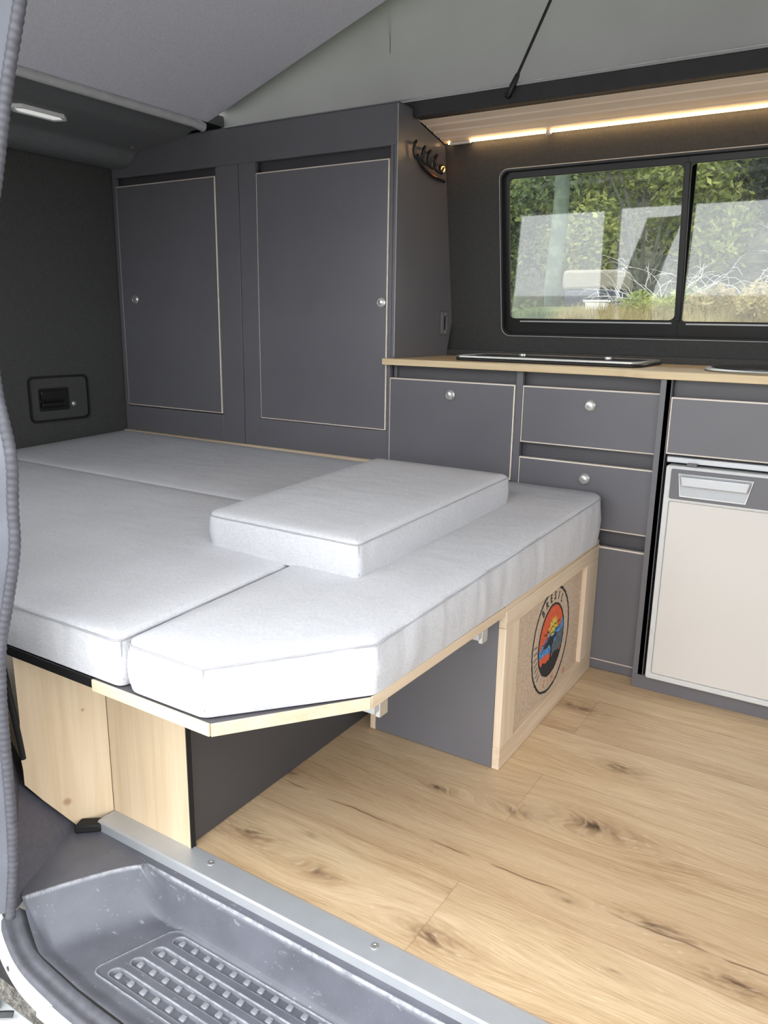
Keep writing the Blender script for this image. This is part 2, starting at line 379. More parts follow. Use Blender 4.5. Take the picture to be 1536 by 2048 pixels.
# raised roof panel, hinged at the rear
def zr(x): return 1.645+(x+1.49)*.34
b = MB(); poly = [(-1.475, zr(-1.475)), (1.0, zr(1.0)), (1.0, zr(1.0)+.05), (-1.475, zr(-1.475)+.05)]
b.prism(poly, XZ, -.70, .655)
struct(b.build('ceiling', M['roof'], bevel=.015, seg=4))
b = MB(); b.box(-2.05, -1.50, -.86, 1.0, 1.665, 1.70); b.box(1.0, 1.95, -.86, 1.0, 1.665, 1.70)
struct(b.build('ceiling', M['lining2']))
# outer shell of the raised roof keeps daylight off the panel back
b = MB(); b.prism([(-1.5, 1.72), (1.1, 2.62), (1.1, 2.66), (-1.5, 1.76)], XZ, -.80, .80)
struct(b.build('ceiling', M['white'], bevel=.01))
# canvas walls of the raised roof
def canvas_sheet(yb, yt, name):
    nx, nz = 60, 16; b = MB(); v = []
    for i in range(nx+1):
        x = -1.62+2.68*i/nx; top = max(1.70, 1.72+(x+1.5)*.346+.03)
        for j in range(nz+1):
            s = j/nz; z = 1.655+(top-1.655)*s
            y = yb+(yt-yb)*s+.012*math.sin(math.pi*s)*(1 if yb > 0 else -1)+.003*noise.noise((x*3, z*3, yb))
            if abs(x-(-.80)) < .03: y += .002
            v.append((x, y, z))
    fs = [(i*(nz+1)+j, (i+1)*(nz+1)+j, (i+1)*(nz+1)+j+1, i*(nz+1)+j+1) for i in range(nx) for j in range(nz)]
    o = b.add(v, fs).build(name, M['canvas'], smooth=True, angle=180)
    sm = MB().tube([(-.80, yb-.006*(1 if yb > 0 else -1), 1.80+.02*i) if i else (-.80, yb-.005, 1.80) for i in range(8)], .0012, 6)
    if yb > 0: sm.build('seam', M['lining2'], o)
    return o
tag(canvas_sheet(.765, .73, 'roof_canvas'), 'grey canvas side wall of the raised roof above the kitchen', 'canvas')
tag(canvas_sheet(-.765, -.73, 'roof_canvas'), 'grey canvas side wall of the raised roof above the sliding door', 'canvas')
b = MB(); b.add([(1.06, -.73, 1.655), (1.06, .73, 1.655), (1.06, .73, 2.6), (1.06, -.73, 2.6)], [(0, 1, 2, 3)])
o = b.build('roof_canvas', M['canvas']); sd = o.modifiers.new('s', 'SOLIDIFY'); sd.thickness = .002
tag(o, 'grey canvas front wall of the raised roof', 'canvas')
CX1_ = -.706
# rim of the roof opening along the far side
b = MB(); b.prism([(.748, 1.606), (.752, 1.652), (.79, 1.662), (1.0, 1.662), (1.0, 1.606)], YZ, CX1_-.0, 1.9)
b.prism([(.752, 1.6345), (.752, 1.652), (.79, 1.664), (1.0, 1.664), (1.0, 1.6345)], YZ, -1.60, CX1_); b.box(-1.55, 1.9, -.80, -.74, 1.606, 1.66)
struct(b.build('trim_1', M['beam'], bevel=.003))
b = MB().tube([(-1.5, .75, 1.659), (1.0, .75, 1.659)], .0025, 8)
struct(b.build('trim_2', M['edging']))
# rear cross beam: profile swept across the van
prof = [(-1.50, 1.665), (-1.505, 1.642), (-1.56, 1.640), (-1.60, 1.624), (-1.66, 1.619), (-1.76, 1.606), (-1.79, 1.600), (-1.838, 1.598), (-1.856, 1.590), (-1.872, 1.572), (-1.894, 1.556), (-1.925, 1.547), (-1.965, 1.545), (-2.004, 1.552), (-2.004, 1.665)]
pr2 = [(p[0], p[1]) for p in prof]
b = MB().prism(pr2, XZ, -.86, .662)
struct(b.build('trim_3', M['lining2'], smooth=True, angle=40))
b = MB().tube([(-1.487, -.74, 1.648), (-1.487, .60, 1.648), (-1.49, .648, 1.642)], .0155, 14)
struct(b.build('trim_4', M['edging'], smooth=True))
# screws in the cross beam
for (y, lab) in ((.075, 'small bright screw in the rear cross beam beside the lamp'), (.60, 'small bright screw at the cupboard end of the rear cross beam')):
    tag(MB().lathe([(.001, -.002), (.0045, 0), (.0045, .002), (.001, .0035)], (-1.80, y, 1.5985), (0.1, 0, -1), 12).build('screw', M['chrome']), lab, 'screw')
# reading lamp
t = thing('reading_lamp', (-1.70, .155, 1.613), 'slim white oblong reading lamp under the rear cross beam', 'lamp')
ln = [(-.10, .0), (-.07, -.028), (.075, -.028), (.10, .0), (.075, .022), (-.07, .022)]
sl = (1.619-1.606)/.10
def lampp(p, h): return (-1.70+p[1], .155+p[0], 1.6135+p[1]*sl*1.0-h)
b = MB().ring([(a*1.0, c) for a, c in ln], [(a*.84, c*.66) for a, c in ln], lampp, -.002, .010); b.build('housing', M['white'], t, bevel=.002)
b = MB().prism([(a*.86, c*.7) for a, c in ln], lampp, -.002, .007); b.build('lens', M['lamplens'], t)
tag(MB().lathe([(.002, 0), (.011, .004), (.012, .018), (.006, .026)], (-2.004, .20, 1.532), (1, 0, 0), 14).build('coat_peg', M['white']), 'small white knob high on the tailgate below the cross beam', 'knob')
# tailgate inner handle
t = thing('tailgate_handle', (-2.0, .36, .62), 'black recessed tailgate latch in a rounded plate above the mattress', 'handle')
MB().ring(rrect(.232, .49, .612, .782, .022), rrect(.240, .482, .620, .774, .018), YZ, -2.006, -1.999).build('rim', M['black'], t, smooth=True)
MB().ring(rrect(.2405, .4815, .6205, .7735, .018), rrect(.272, .402, .652, .737, .008), YZ, -2.006, -2.003).build('plate', M['wallfab'], t)
MB().prism(rrect(.272, .402, .652, .737, .008), YZ, -2.02, -2.004).build('recess', M['matblack'], t)
MB().box(-2.004, -1.994, .278, .385, .695, .728).tube([(-1.999, .278, .676), (-1.999, .372, .676)], .012, 12).build('grip', M['black'], t, bevel=.002)
MB().lathe([(.009, 0), (.009, .006), (.004, .008)], (-2.004, .418, .672), (1, 0, 0), 16).build('lock', M['chrome'], t)

# ------------------------------------------------------------------ panels with pale ply edge
def panel(name, x0, x1, z0, z1, y, parent, th=.015, e=.0036):
    b = MB(); c = .0012
    o = [(x0, z0), (x1, z0), (x1, z1), (x0, z1)]; i = [(x0+e, z0+e), (x1-e, z0+e), (x1-e, z1-e), (x0+e, z1-e)]
    v = [(p[0], y+th, p[1]) for p in o]+[(p[0], y, p[1]) for p in o]+[(p[0], y-c, p[1]) for p in i]
    b.add(v, [(3, 2, 1, 0)]); 
    for k in range(4):
        j = (k+1) % 4; b.add(v, [], 0)
    b = MB(); b.add(v, [(3, 2, 1, 0), (0, 1, 5, 4), (1, 2, 6, 5), (2, 3, 7, 6), (3, 0, 4, 7), (4, 5, 9, 8), (5, 6, 10, 9), (6, 7, 11, 10), (7, 4, 8, 11)], 1)
    b.f.append((8, 9, 10, 11)); b.mi.append(0)
    return b.build(name, [M['laminate'], M['edge']], parent)
def knob(x, y, z, parent):
    kn = MB().lathe([(.015, 0), (.0165, .002), (.0165, .005), (.013, .0075), (.0115, .006), (.010, .006), (.009, .009), (.003, .0105)], (x, y-.0012, z), (0, -1, 0), 24)
    return kn.build('knob', M['chrome'], parent, smooth=True, angle=30)
# tall cupboard
CX0, CX1 = -2.0, -.708
t = thing('tall_cupboard', (-1.35, KY, .55), 'tall dark grey cupboard with two pale-edged doors behind the bed', 'cupboard')
def board(name, *a, mat='laminate', bev=.001, par=None): return MB().box(*a).build(name, M[mat], par or t, bevel=bev)
board('stile', CX0, -1.982, KY, KY+.018, .53, 1.5148)
board('stile', -1.457, -1.3515, KY, KY+.018, .53, 1.5148)
board('stile', -1.3485, -1.273, KY, KY+.018, .53, 1.5148)
board('stile', -.733, -.7225, KY, KY+.018, .53, 1.5148)
board('stile', -.722, CX1-.0125, KY, KY+.018, .886, 1.5148)
board('top_rail', CX0, CX1-.012, KY, KY+.018, 1.515, 1.630)
board('bottom_rail', -1.982, -1.457, KY, KY+.018, .53, .6475)
board('bottom_rail', -1.273, -.733, KY, KY+.018, .53, .6475)
board('back_panel', CX0-.004, CX1-.014, KY+.035, KY+.045, .3, 1.628, mat='laminate_b')
MB().box(-1.99, -.722, KY+.045, 1.03, .3, .32).build('base', M['laminate_b'], t)
# side panel shaped to the leaning wall
MB().prism([(KY+.02, .30), (KY+.02, .8635), (KY, .8645), (KY, 1.630), (.80, 1.630), (.80, 1.600), (wy(1.57)-.002, 1.565), (wy(1.0)-.002, 1.0), (1.028, .905), (1.028, .30)], YZ, CX1-.012, CX1).build('side_panel', M['laminate'], t, bevel=.0012)
MB().tube([(CX1-.0005, KY-.0003, .89), (CX1-.0005, KY-.0003, 1.628)], .0011, 6).build('edge_strip', M['edging'], t)
MB().box(CX0, CX1, KY+.002, 1.03, 1.630, 1.634).build('top', M['laminate_b'], t)
d1 = panel('door', -1.979, -1.4595, .652, 1.485, KY-.0005, t); knob(-1.90, KY-.0005, 1.066, d1)
d2 = panel('door', -1.27, -.736, .650, 1.479, KY-.0005, t); knob(-.757, KY-.0005, 1.056, d2)
# plywood upstand behind the mattress
tag(MB().box(-2.0, -.735, .648, .662, .36, .549).build('upstand', M['ply_x'], bevel=.001), 'thin pale plywood strip along the foot of the tall dark cupboard', 'board')
# coat hooks, amber light, socket on the side panel
t = thing('hook_rack', (CX1, .84, 1.50), 'black wire coat hook rack on the cupboard side above the worktop', 'coat hooks')
b = MB().tube(smoothpath([(CX1+.006, .775, 1.505), (CX1+.008, .80, 1.475), (CX1+.008, .86, 1.458), (CX1+.006, .955, 1.452)], 6), .005, 8); b.build('rail', M['black'], t, smooth=True)
for (y, z) in ((.745, 1.512), (.80, 1.505), (.835, 1.50), (.88, 1.495)):
    p = smoothpath([(CX1+.004, y+.010, z+.022), (CX1+.018, y, z+.026), (CX1+.012, y-.006, z+.005), (CX1+.014, y, z-.018), (CX1+.028, y+.010, z-.026), (CX1+.036, y+.013, z-.010)], 5)
    MB().tube(p, .0042, 8).build('hook', M['black'], t, smooth=True)
t = thing('amber_lamp', (CX1, .94, 1.487), 'small glowing amber light on the cupboard side next to the coat hooks', 'lamp')
MB().lathe([(.016, 0), (.016, .004), (.012, .008)], (CX1, .938, 1.488), (1, 0, 0), 18).build('bezel', M['black'], t, smooth=True)
MB().lathe([(.0095, .006), (.008, .012), (.003, .014)], (CX1, .938, 1.488), (1, 0, 0), 16).build('lens', M['amber'], t, smooth=True)
t = thing('socket', (CX1, .99, .965), 'dark grey surface socket on the cupboard side just above the worktop', 'socket')
MB().ring(rrect(.965, 1.015, .955, 1.035, .006), rrect(.982, 1.001, .972, 1.018, .004), YZ, CX1, CX1+.009).build('frame', M['lining2'], t, bevel=.002)
MB().prism(rrect(.982, 1.001, .972, 1.018, .004), YZ, CX1, CX1+.003).build('insert', M['black'], t)
for z in (.965, 1.025): MB().lathe([(.0025, 0), (.0015, .0015)], (CX1+.009, .99, z), (1, 0, 0), 10).build('screw', M['chrome'], t)

# ------------------------------------------------------------------ kitchen unit
t = thing('kitchen_unit', (-.3, KY, 0), 'dark grey kitchen drawer unit with pale-edged fronts under the wooden worktop', 'kitchen unit')
board('stile', -.2855, -.2655, KY, KY+.016, 0, .8635)
board('stile', .1365, .164, KY, KY+.016, 0, .8635)
board('side_panel', .150, .164, .613, 1.02, .0, .8635)
board('stile', .136, .165, .613, .629, 0, .8635)
board('back_panel', -.72, .149, KY+.030, KY+.038, .002, .8635, mat='laminate_b')
board('rail', -.262, .1365, KY+.001, KY+.015, .002, .0285)
board('rail', -.7245, -.2855, KY+.001, KY+.015, .002, .534)
d = panel('drawer', -.722, -.2877, .537, .8225, KY-.0005, t); knob(-.5, KY-.0005, .780, d)
d = panel('drawer', -.2635, .1345, .6575, .8225, KY-.0005, t); knob(-.06, KY-.0005, .778, d)
d = panel('drawer', -.2635, .1345, .4265, .6135, KY-.0005, t); knob(-.06, KY-.0005, .569, d)
d = panel('door', -.2635, .1345, .030, .3780, KY-.0005, t)
# unit around the fridge, standing a little forward
FY = .613
t = thing('fridge_housing', (.4, FY, 0), 'dark grey housing around the built-in fridge with a flap front below the worktop', 'kitchen unit')
d = panel('front_panel', .1665, .655, .672, .8195, FY-.0005, t)
board('slot_back', .165, .66, FY+.026, FY+.034, .66, .8635, mat='laminate_b')
board('plinth', .136, .69, FY-.001, FY+.014, 0, .040)
board('stile', .66, .69, FY, FY+.016, .041, .8635)
board('side_panel', .676, .69, FY+.016, 1.02, 0, .8635)
board('inner_back', .165, .66, 1.0, 1.01, .041, .66, mat='matblack')
# fridge
t = thing('fridge', (.4, FY, .045), 'compact built-in fridge with an ivory door and silver latch handle', 'fridge')
MB().box(.183, .645, FY+.02, .98, .047, .64).build('body', M['matblack'], t)
b = MB().box(.172, .655, FY-.006, FY+.004, .6515, .6665); b.build('top_strip', M['silver'], t, bevel=.002)
b = MB(); b.ring(rrect(.176, .652, .045, .646, .006), rrect(.190, .638, .060, .551, .006), XZ, FY-.022, FY+.02); 
dr = b.build('door', M['fridgerim'], t, bevel=.003)
MB().prism(rrect(.1903, .6377, .0603, .5507, .006), XZ, FY-.019, FY+.018).build('door_panel', M['ivory'], dr, bevel=.003)
MB().prism(rrect(.190, .640, .559, .638, .004), XZ, FY-.0245, FY-.019).build('header', M['laminate'], dr, bevel=.001)
tz = [(.2085, .628), (.389, .628), (.376, .567), (.216, .567)]; cxm, czm = .298, .598
ti = [(cxm+(x-cxm)*.955, czm+(z-czm)*.90) for x, z in tz]
h = MB().ring(tz, ti, XZ, FY-.0275, FY-.023).build('handle', M['chrome'], dr, bevel=.001)
MB().prism(ti, XZ, FY-.0255, FY-.0235).build('recess', M['alu'], h)
MB().prism([(.215, .623), (.3825, .623), (.377, .597), (.2215, .597)], XZ, FY-.040, FY-.030).build('grip', M['silver'], h, bevel=.003, seg=3)
MB().box(.225, .250, FY-.020, FY-.004, .6465, .6545).build('hinge_clip', M['lining2'], dr, bevel=.002)

# worktop
poly = [(-.735, .635), (.0, .635), (.03, .632), (.085, .607), (.115, .600), (.95, .600), (.95, 1.030), (-.707, 1.030), (-.707, KY+.002), (-.735, KY-.003)]
tag(MB().prism(poly, XY, .864, .884).build('worktop', M['worktop'], bevel=.0015), 'pale oak worktop running over the drawer unit and fridge', 'worktop')
# hob with a glass lid
t = thing('hob', (-.24, .82, .884), 'flat hob with a black glass lid and steel rim set in the worktop', 'hob')
hp = [(-.50, .705), (.035, .705), (.055, .74), (.055, .955), (-.51, .955), (-.525, .74)]
MB().prism([(x*1.0, y) for x, y in hp], XY, .8842, .893).build('body', M['black'], t, bevel=.003)
def inset(poly, c, k): return [(c[0]+(x-c[0])*k, c[1]+(y-c[1])*(1-(1-k)*2.2)) for x, y in poly]
MB().ring(inset(hp, (-.235, .83), .99), inset(hp, (-.235, .83), .955), XY, .893, .900).build('rim', M['chrome'], t, bevel=.0015)
MB().prism(inset(hp, (-.235, .83), .954), XY, .893, .899).build('lid', M['blackglass'], t)
for x in (-.38, -.10): MB().lathe([(.012, 0), (.012, .003), (.008, .004)], (x, .93, .899), (0, 0, 1), 16).build('hinge', M['chrome'], t)
# sink
t = thing('sink', (.42, .80, .884), 'round steel sink with a dark glass lid at the right end of the worktop', 'sink')
b = MB(); k = [(.195, .0002), (.200, .004), (.192, .008), (.180, .008), (.178, .003)]
for i in range(48): pass
def ringlathe(pr, o, n=48):
    b = MB(); 
    for (rr, hh) in pr:
        for j in range(n):
            a = 2*math.pi*j/n; b.v.append((o[0]+rr*math.cos(a), o[1]+rr*math.sin(a), o[2]+hh))
    for i in range(len(pr)-1):
        for j in range(n): b.f.append((i*n+j, i*n+(j+1) % n, (i+1)*n+(j+1) % n, (i+1)*n+j)); b.mi.append(0)
    return b
ringlathe(k, (.405, .81, .884)).build('rim', M['chrome'], t, smooth=True, angle=80)
MB().lathe([(.182, .0005), (.182, .009), (.160, .012), (.05, .0125)], (.405, .81, .884), (0, 0, 1), 48).build('lid', M['blackglass'], t, smooth=True)

# ------------------------------------------------------------------ soffit of pine boards with LED strip
t = thing('overhead_soffit', (.1, .87, 1.60), 'pale tongue and groove pine boarding sloping above the window', 'shelf')
A, Bq = Vector((0, .784, 1.607)), Vector((0, .966, 1.5685)); dd = (Bq-A); L = dd.length; dd.normalize(); nn = Vector((0, dd.z, -dd.y))  # nn points down
for i in range(4):
    a0 = A+dd*(L*i/4+.0008); a1 = A+dd*(L*(i+1)/4-.0008); g = .0045; th = -.012
    pr = [a0+nn*th, a0-nn*.003, a0+dd*g, a1-dd*g, a1-nn*.003, a1+nn*th]
    MB().prism([(p.y, p.z) for p in pr], YZ, CX1+.0005, 1.0).build('soffit_board', M['tongue'], t)
MB().prism([((A-nn*.0)[1]-.003, A.z-.001), (A.y-.003, A.z+.012), (A.y+.001, A.z+.012), (A.y+.001, A.z-.001)], YZ, CX1+.0005, 1.0).build('front_edge', M['tongue'], t)
t = thing('led_strip', (.1, .962, 1.564), 'glowing warm light strip along the wall edge of the pine soffit', 'light strip')
MB().box(-.69, 1.0, .9520, .9550, 1.5655, 1.5675).build('diode_tape', M['led'], t)
MB().box(-.685, -.61, .950, .9600, 1.562, 1.570).build('connector', M['lens'], t, bevel=.002)
tag(MB().lathe([(.007, 0), (.009, .003), (.009, .010), (.004, .013)], (-.345, .952, 1.571), (0, -.2, -1), 16).build('push_button', M['lens'], smooth=True), 'tiny round pale button under the wall edge of the pine soffit', 'button')
# gas strut
t = thing('gas_strut', (-.39, .742, 1.625), 'thin black strut rising from the roof rim to the raised roof', 'strut')
p0 = Vector((-.388, .742, 1.630)); dr_ = Vector((.112, -.004, .220)).normalized()
MB().tube([p0+dr_*.03, p0+dr_*.56], .0042, 10).build('rod', M['black'], t, smooth=True)
MB().tube([p0, p0+dr_*.015, p0+dr_*.05, p0+dr_*.056], [.007, .0095, .0075, .005], 12).build('end_fitting', M['black'], t, smooth=True)
MB().lathe([(.009, 0), (.009, .012), (.006, .016)], (-.392, .750, 1.628), (0, -1, 0), 14).build('ball_stud', M['black'], t, smooth=True)

# ------------------------------------------------------------------ window
D = .018
wn = struct(MB().ring(rrect(WX0, WX1, WZ0, WZ1, .03), rrect(WX0+.006, WX1-.006, WZ0+.006, WZ1-.006, .026), wallp, -.004, .045).build('window_1', M['black'], smooth=True))
PL = (-.493, .052, 1.015, 1.452, .018); PR = (.0715, .715, 1.012, 1.452, .012)
def framepanel():
    # black panel with two rounded openings, made of one ring per pane meeting on a shared vertical
    b = MB(); xm = .0625
    b.ring(rrect(WX0+.005, xm, WZ0+.005, WZ1-.005, .0001), rrect(*PL), wallp, D, D+.012)
    b.ring(rrect(xm, WX1-.005, WZ0+.005, WZ1-.005, .0001), rrect(*PR), wallp, D, D+.012)
    return b
framepanel().build('window_frame', M['black'], wn, bevel=.0015)
def gp(p, h): return (p[0], 1.082-(p[1]-1.015)*.021+h, p[1])
def reveal(a_, c_):
    b = MB(); n = len(a_); b.v = [wallp(p, D+.011) for p in a_]+[gp(p, .001) for p in c_]
    b.f = [(i, (i+1) % n, n+(i+1) % n, n+i) for i in range(n)]; b.mi = [0]*n
    return b.build('reveal', M['black'], wn, smooth=True)
GL = (-.531, .050, 1.010, 1.468, .018); GR = (.0605, .722, 1.008, 1.468, .012)
reveal(rrect(*PL), rrect(*GL)); reveal(rrect(*PR), rrect(*GR))
MB().prism(rrect(*GL), gp, 0, .004).build('pane', M['glass'], wn)
MB().prism(rrect(*GR), gp, 0, .004).build('pane', M['glass'], wn)
def wbox(x0, x1, z0, z1, a, c): return MB().prism([(x0, z0), (x1, z0), (x1, z1), (x0, z1)], wallp, a, c)
wbox(.054, .070, 1.012, 1.455, D-.006, D+.002).build('mullion', M['black'], wn, bevel=.001)
MB().prism([(.0605, 1.012), (.0745, 1.012), (.0745, 1.462), (.0605, 1.462)], gp, -.004, -.001).build('mullion_strip', M['blackglass'], wn)
wbox(-.455, .045, 1.0035, 1.008, D-.004, D+.002).build('track', M['silver'], wn)
wbox(.088, .72, 1.0015, 1.006, D-.004, D+.002).build('track', M['silver'], wn)
wbox(-.47, .72, 1.470, 1.4745, D-.010, D).build('shade_rail', M['matblack'], wn)
MB().tube([wallp(p, -.003) for p in rrect(WX0-.001, WX1+.001, WZ0-.001, WZ1+.001, .03)], .0016, 6, closed=True).build('piping', M['edging'], wn)

# ------------------------------------------------------------------ bed
BT = .400; BB = .379
t = thing('bed_board', (-.5, -.1, .40), 'dark-topped bed board with a pale timber lip around its chamfered front corner', 'bed board')
poly = [(-.445, -.725), (-.172, -.725), (-.018, -.517), (-.006, -.002), (-.445, -.002)]
MB().prism(poly, XY, BB+.001, BT-.001).build('platform', M['laminate_b'], t)
def lip(pts, wdt, z0, z1, nm, mat):
    for a, c in zip(pts[:-1], pts[1:]):
        a = Vector((*a, 0)); c = Vector((*c, 0)); d = (c-a).normalized(); n_ = Vector((d.y, -d.x, 0))
        q = [a, c, c+n_*wdt, a+n_*wdt]
        MB().prism([(p.x, p.y) for p in q], XY, z0, z1).build(nm, M[mat], t, bevel=.0008)
lip([(-.445, -.725), (-.172, -.725)], .004, BB, BT, 'lip', 'ply_x')
lip([(-.172, -.725), (-.018, -.517)], .004, BB, BT, 'lip', 'ply_x')
lip([(-.018, -.517), (-.006, -.002)], .004, BB, BT, 'lip', 'ply_y')
for (x, y) in ((-.045, -.47), (-.035, -.085)):
    h = MB().box(x-.03, x+.018, y-.02, y+.02, .352, .379).build('bracket', M['silver'], t, bevel=.002)
    MB().box(x+.010, x+.0195, y-.004, y+.0215, .340, .368).build('catch', M['chrome'], h, bevel=.001)
tag(MB().box(-2.0, -.4455, -.724, .646, BB+.001, BT-.001).build('bed_board', M['black'], bevel=.001), 'black-edged rear bed board under the mattress beside the door pillar', 'bed board')
# support box under the front corner
t = thing('bed_support', (-.5, -.58, 0), 'support under the bed front with a birch plywood face and dark side', 'bed support')
MB().box(-.606, -.392, -.582, -.570, .002, BB).build('front_panel', M['ply_z'], t, bevel=.0006)
MB().box(-.392, -.384, -.583, -.568, .002, BB).build('edge_strip', M['ply_z'], t)
MB().box(-.404, -.393, -.5695, .20, .002, BB).build('side_panel', M['lam_shaded'], t)
# shaped plywood cladding left of it
A2 = Vector((-.6065, -.5825)); B2 = Vector((-.703, -.729)); d2_ = (B2-A2); L2 = d2_.length
def clad(p, h):
    q = A2+d2_*(p[0]/L2); n_ = Vector((-d2_.y, d2_.x)).normalized()
    return (q.x+n_.x*h, q.y+n_.y*h, p[1])
pz = [(.0, .002), (.0661, -.0227), (.132, .0609), (.1611, .102), (.161, .135), (.1626, .157), (.158, .242), (.1588, .3775), (0, .3775)]
tag(MB().prism(pz, clad, -.010, 0).build('side_cladding', M['ply_z'], bevel=.0006), 'birch plywood panel with a slanted lower edge beside the door pillar', 'panel')
sup = [o_ for o_ in bpy.data.objects if o_.name.startswith('bed_support')][0]
MB().box(-.3838, -.3820, -.582, -.570, .002, BB).build('edge_line', M['matblack'], sup)
struct(MB().tube([(-.700, -.716, .455), (-.706, -.728, .36), (-.701, -.722, .27), (-.697, -.717, .205), (-.694, -.714, .158)], [.003, .0055, .006, .006, .005], 10).build('trim_8', M['matblack'], smooth=True))
# storage box
t = thing('storage_box', (-.18, .33, 0), 'storage box under the bed with a timber-framed burlap front', 'box')
MB().box(-.335, -.0185, .0, .012, .002, BT-.014).build('side_panel', M['laminate'], t, bevel=.0008)
MB().box(-.350, -.336, -.002, .66, .002, BT-.014).build('rear_panel', M['frame_z'], t, bevel=.0008)
MB().box(-.35, -.002, .0, .660, BT-.013, BT).build('top', M['ply_y'], t, bevel=.0008)
xf0, xf1 = -.018, 0.0
MB().box(xf0, xf1, .0, .660, .347, .3865).build('rail', M['frame_y'], t, bevel=.0012)
MB().box(xf0, xf1, .0, .660, .001, .055).build('rail', M['frame_y'], t, bevel=.0012)
MB().box(xf0, xf1, .0, .078, .0555, .3465).build('stile', M['frame_z'], t, bevel=.0012)
MB().box(xf0, xf1, .560, .660, .0555, .3465).build('stile', M['frame_z'], t, bevel=.0012)
fp = MB().box(xf0+.001, -.0125, .078, .560, .055, .347).build('burlap_panel', M['burlap'], t)
XP = -.0123
YS = .97; ZS = 1.05
def disc(cy, cz, rad, x, a0=0, a1=360, n=72): return [(cy+rad*math.cos(R(a0+(a1-a0)*i/n)), cz+rad*math.sin(R(a0+(a1-a0)*i/n))) for i in range(n)]
CY, CZ = .334, .203
def jag(rad, s, n=90): return [(CY+(rad+s*noise.noise((i*.9, rad*50, 0)))*math.cos(R(i*360/n)), CZ+(rad+s*noise.noise((i*.9, rad*50, 0)))*math.sin(R(i*360/n))) for i in range(n)]
def flat(poly, x, name, mat):
    poly = [(CY+(y-CY)*YS, CZ+(z-CZ)*ZS) for y, z in poly]; return MB().prism(poly, YZ, XP, XP+x).build(name, M[mat], fp)
SC = lambda q: [(CY+(y-CY)*YS, CZ+(z-CZ)*ZS) for y, z in q]
MB().ring(SC(jag(.1375, .003)), SC(jag(.1310, .0025)), YZ, XP, XP+.0005).build('printed_ring', M['black_ink'], fp)
MB().ring(SC(jag(.0940, .002)), SC(jag(.0895, .001)), YZ, XP, XP+.0014).build('printed_ring', M['black_ink'], fp)
def clipc(poly, rad=.0905):
    out = []
    for (y, z) in poly:
        d = math.hypot(y, z); k = min(1, rad/d) if d > 0 else 1; out.append((CY+y*k, CZ+z*k))
    return out
def arcp(a0, a1, n=24, rad=.0905): return [(rad*math.cos(R(a0+(a1-a0)*i/n)), rad*math.sin(R(a0+(a1-a0)*i/n))) for i in range(n+1)]
rnd = random.Random(5)
def edge_(y0, z0, y1, z1, n, amp): return [(y0+(y1-y0)*i/n, z0+(z1-z0)*i/n+amp*(rnd.random()-.5)) for i in range(n+1)]
flat(clipc(arcp(0, 359, 90)), .0003, 'printed_sky', 'red_ink')
sun = [(.012+(.030 if i % 2 else .042)*math.cos(R(i*360/28)), .018+(.030 if i % 2 else .042)*math.sin(R(i*360/28))) for i in range(28)]
flat(clipc(sun), .0005, 'printed_sun', 'yellow_ink')
flat(clipc(arcp(178, 200, 6)+edge_(-.085, -.03, .02, -.035, 8, .01)+[(.088, -.02)]+arcp(-12, 18, 8)+edge_(.086, .03, -.09, .0, 18, .022)), .0007, 'printed_sea', 'blue_ink')
flat(clipc([(.0, -.04)]+edge_(.0, -.03, .05, .0, 6, .01)+[(.08, .01)]+arcp(6, -25, 8)+[(.06, -.045)]), .0009, 'printed_rocks', 'slate_ink')
flat(clipc(arcp(212, 330, 30)+edge_(.078, -.046, -.077, -.046, 14, .014)), .0010, 'printed_ground', 'black_ink')
tree = [(.006, -.05), (.008, -.02), (.02, -.004), (.045, .006), (.03, .012), (.01, .006), (-.01, .012), (-.035, .002), (-.06, -.004), (-.04, -.012), (-.015, -.008), (-.002, -.02), (-.004, -.05)]
flat(clipc(tree), .0012, 'printed_tree', 'black_ink')
for k in range(3):
    up = edge_(-.075+.01*k, -.012+.018*k, .06, .004+.018*k, 14, .010)
    flat(clipc(up+[(y, z-.0022) for y, z in up[::-1]]), .0011, 'printed_wave', 'black_ink')
flat(clipc([(.022, .022), (.028, .026), (.034, .022), (.028, .0235)]), .0011, 'printed_bird', 'black_ink')
dg = None
def letters(txt, rad, amid, step, size, mat, up=True, squeeze=.8):
    n = len(txt)
    for i, ch in enumerate(txt):
        a = amid+(-(i-(n-1)/2)*step if up else (i-(n-1)/2)*step)
        cu = bpy.data.curves.new('glyph', 'FONT'); cu.body = ch; cu.size = size; cu.align_x = 'CENTER'; cu.align_y = 'CENTER'; cu.extrude = .0003; cu.offset = .0004
        tmp = bpy.data.objects.new('glyph', cu); col.objects.link(tmp); bpy.context.view_layer.update()
        me = bpy.data.meshes.new_from_object(tmp.evaluated_get(bpy.context.evaluated_depsgraph_get()))
        bpy.data.objects.remove(tmp)
        th = R(a-90) if up else R(a+90)
        yy, zz = CY+rad*math.cos(R(a))*YS, CZ+rad*math.sin(R(a))*ZS
        off = Vector(ORI[fp.name])
        for v in me.vertices:
            gx, gy = v.co.x*squeeze, v.co.y; c, s = math.cos(th), math.sin(th)
            v.co = Vector((XP+.0005+v.co.z, yy+gx*c-gy*s, zz+gx*s+gy*c))-off
        me.materials.clear(); me.materials.append(M[mat])
        o = bpy.data.objects.new('printed_letter', me); col.objects.link(o); o.parent = fp; ORI[o.name] = tuple(off)
letters('BRESIL', .112, 92, 15, .031, 'black_ink')
letters('LIN', .113, 268, 15, .029, 'text_ink', up=False)
flat([(.455+.006*math.cos(R(i*40)), .078+.009*math.sin(R(i*40))) for i in range(9)], .0005, 'printed_spot', 'text_ink')
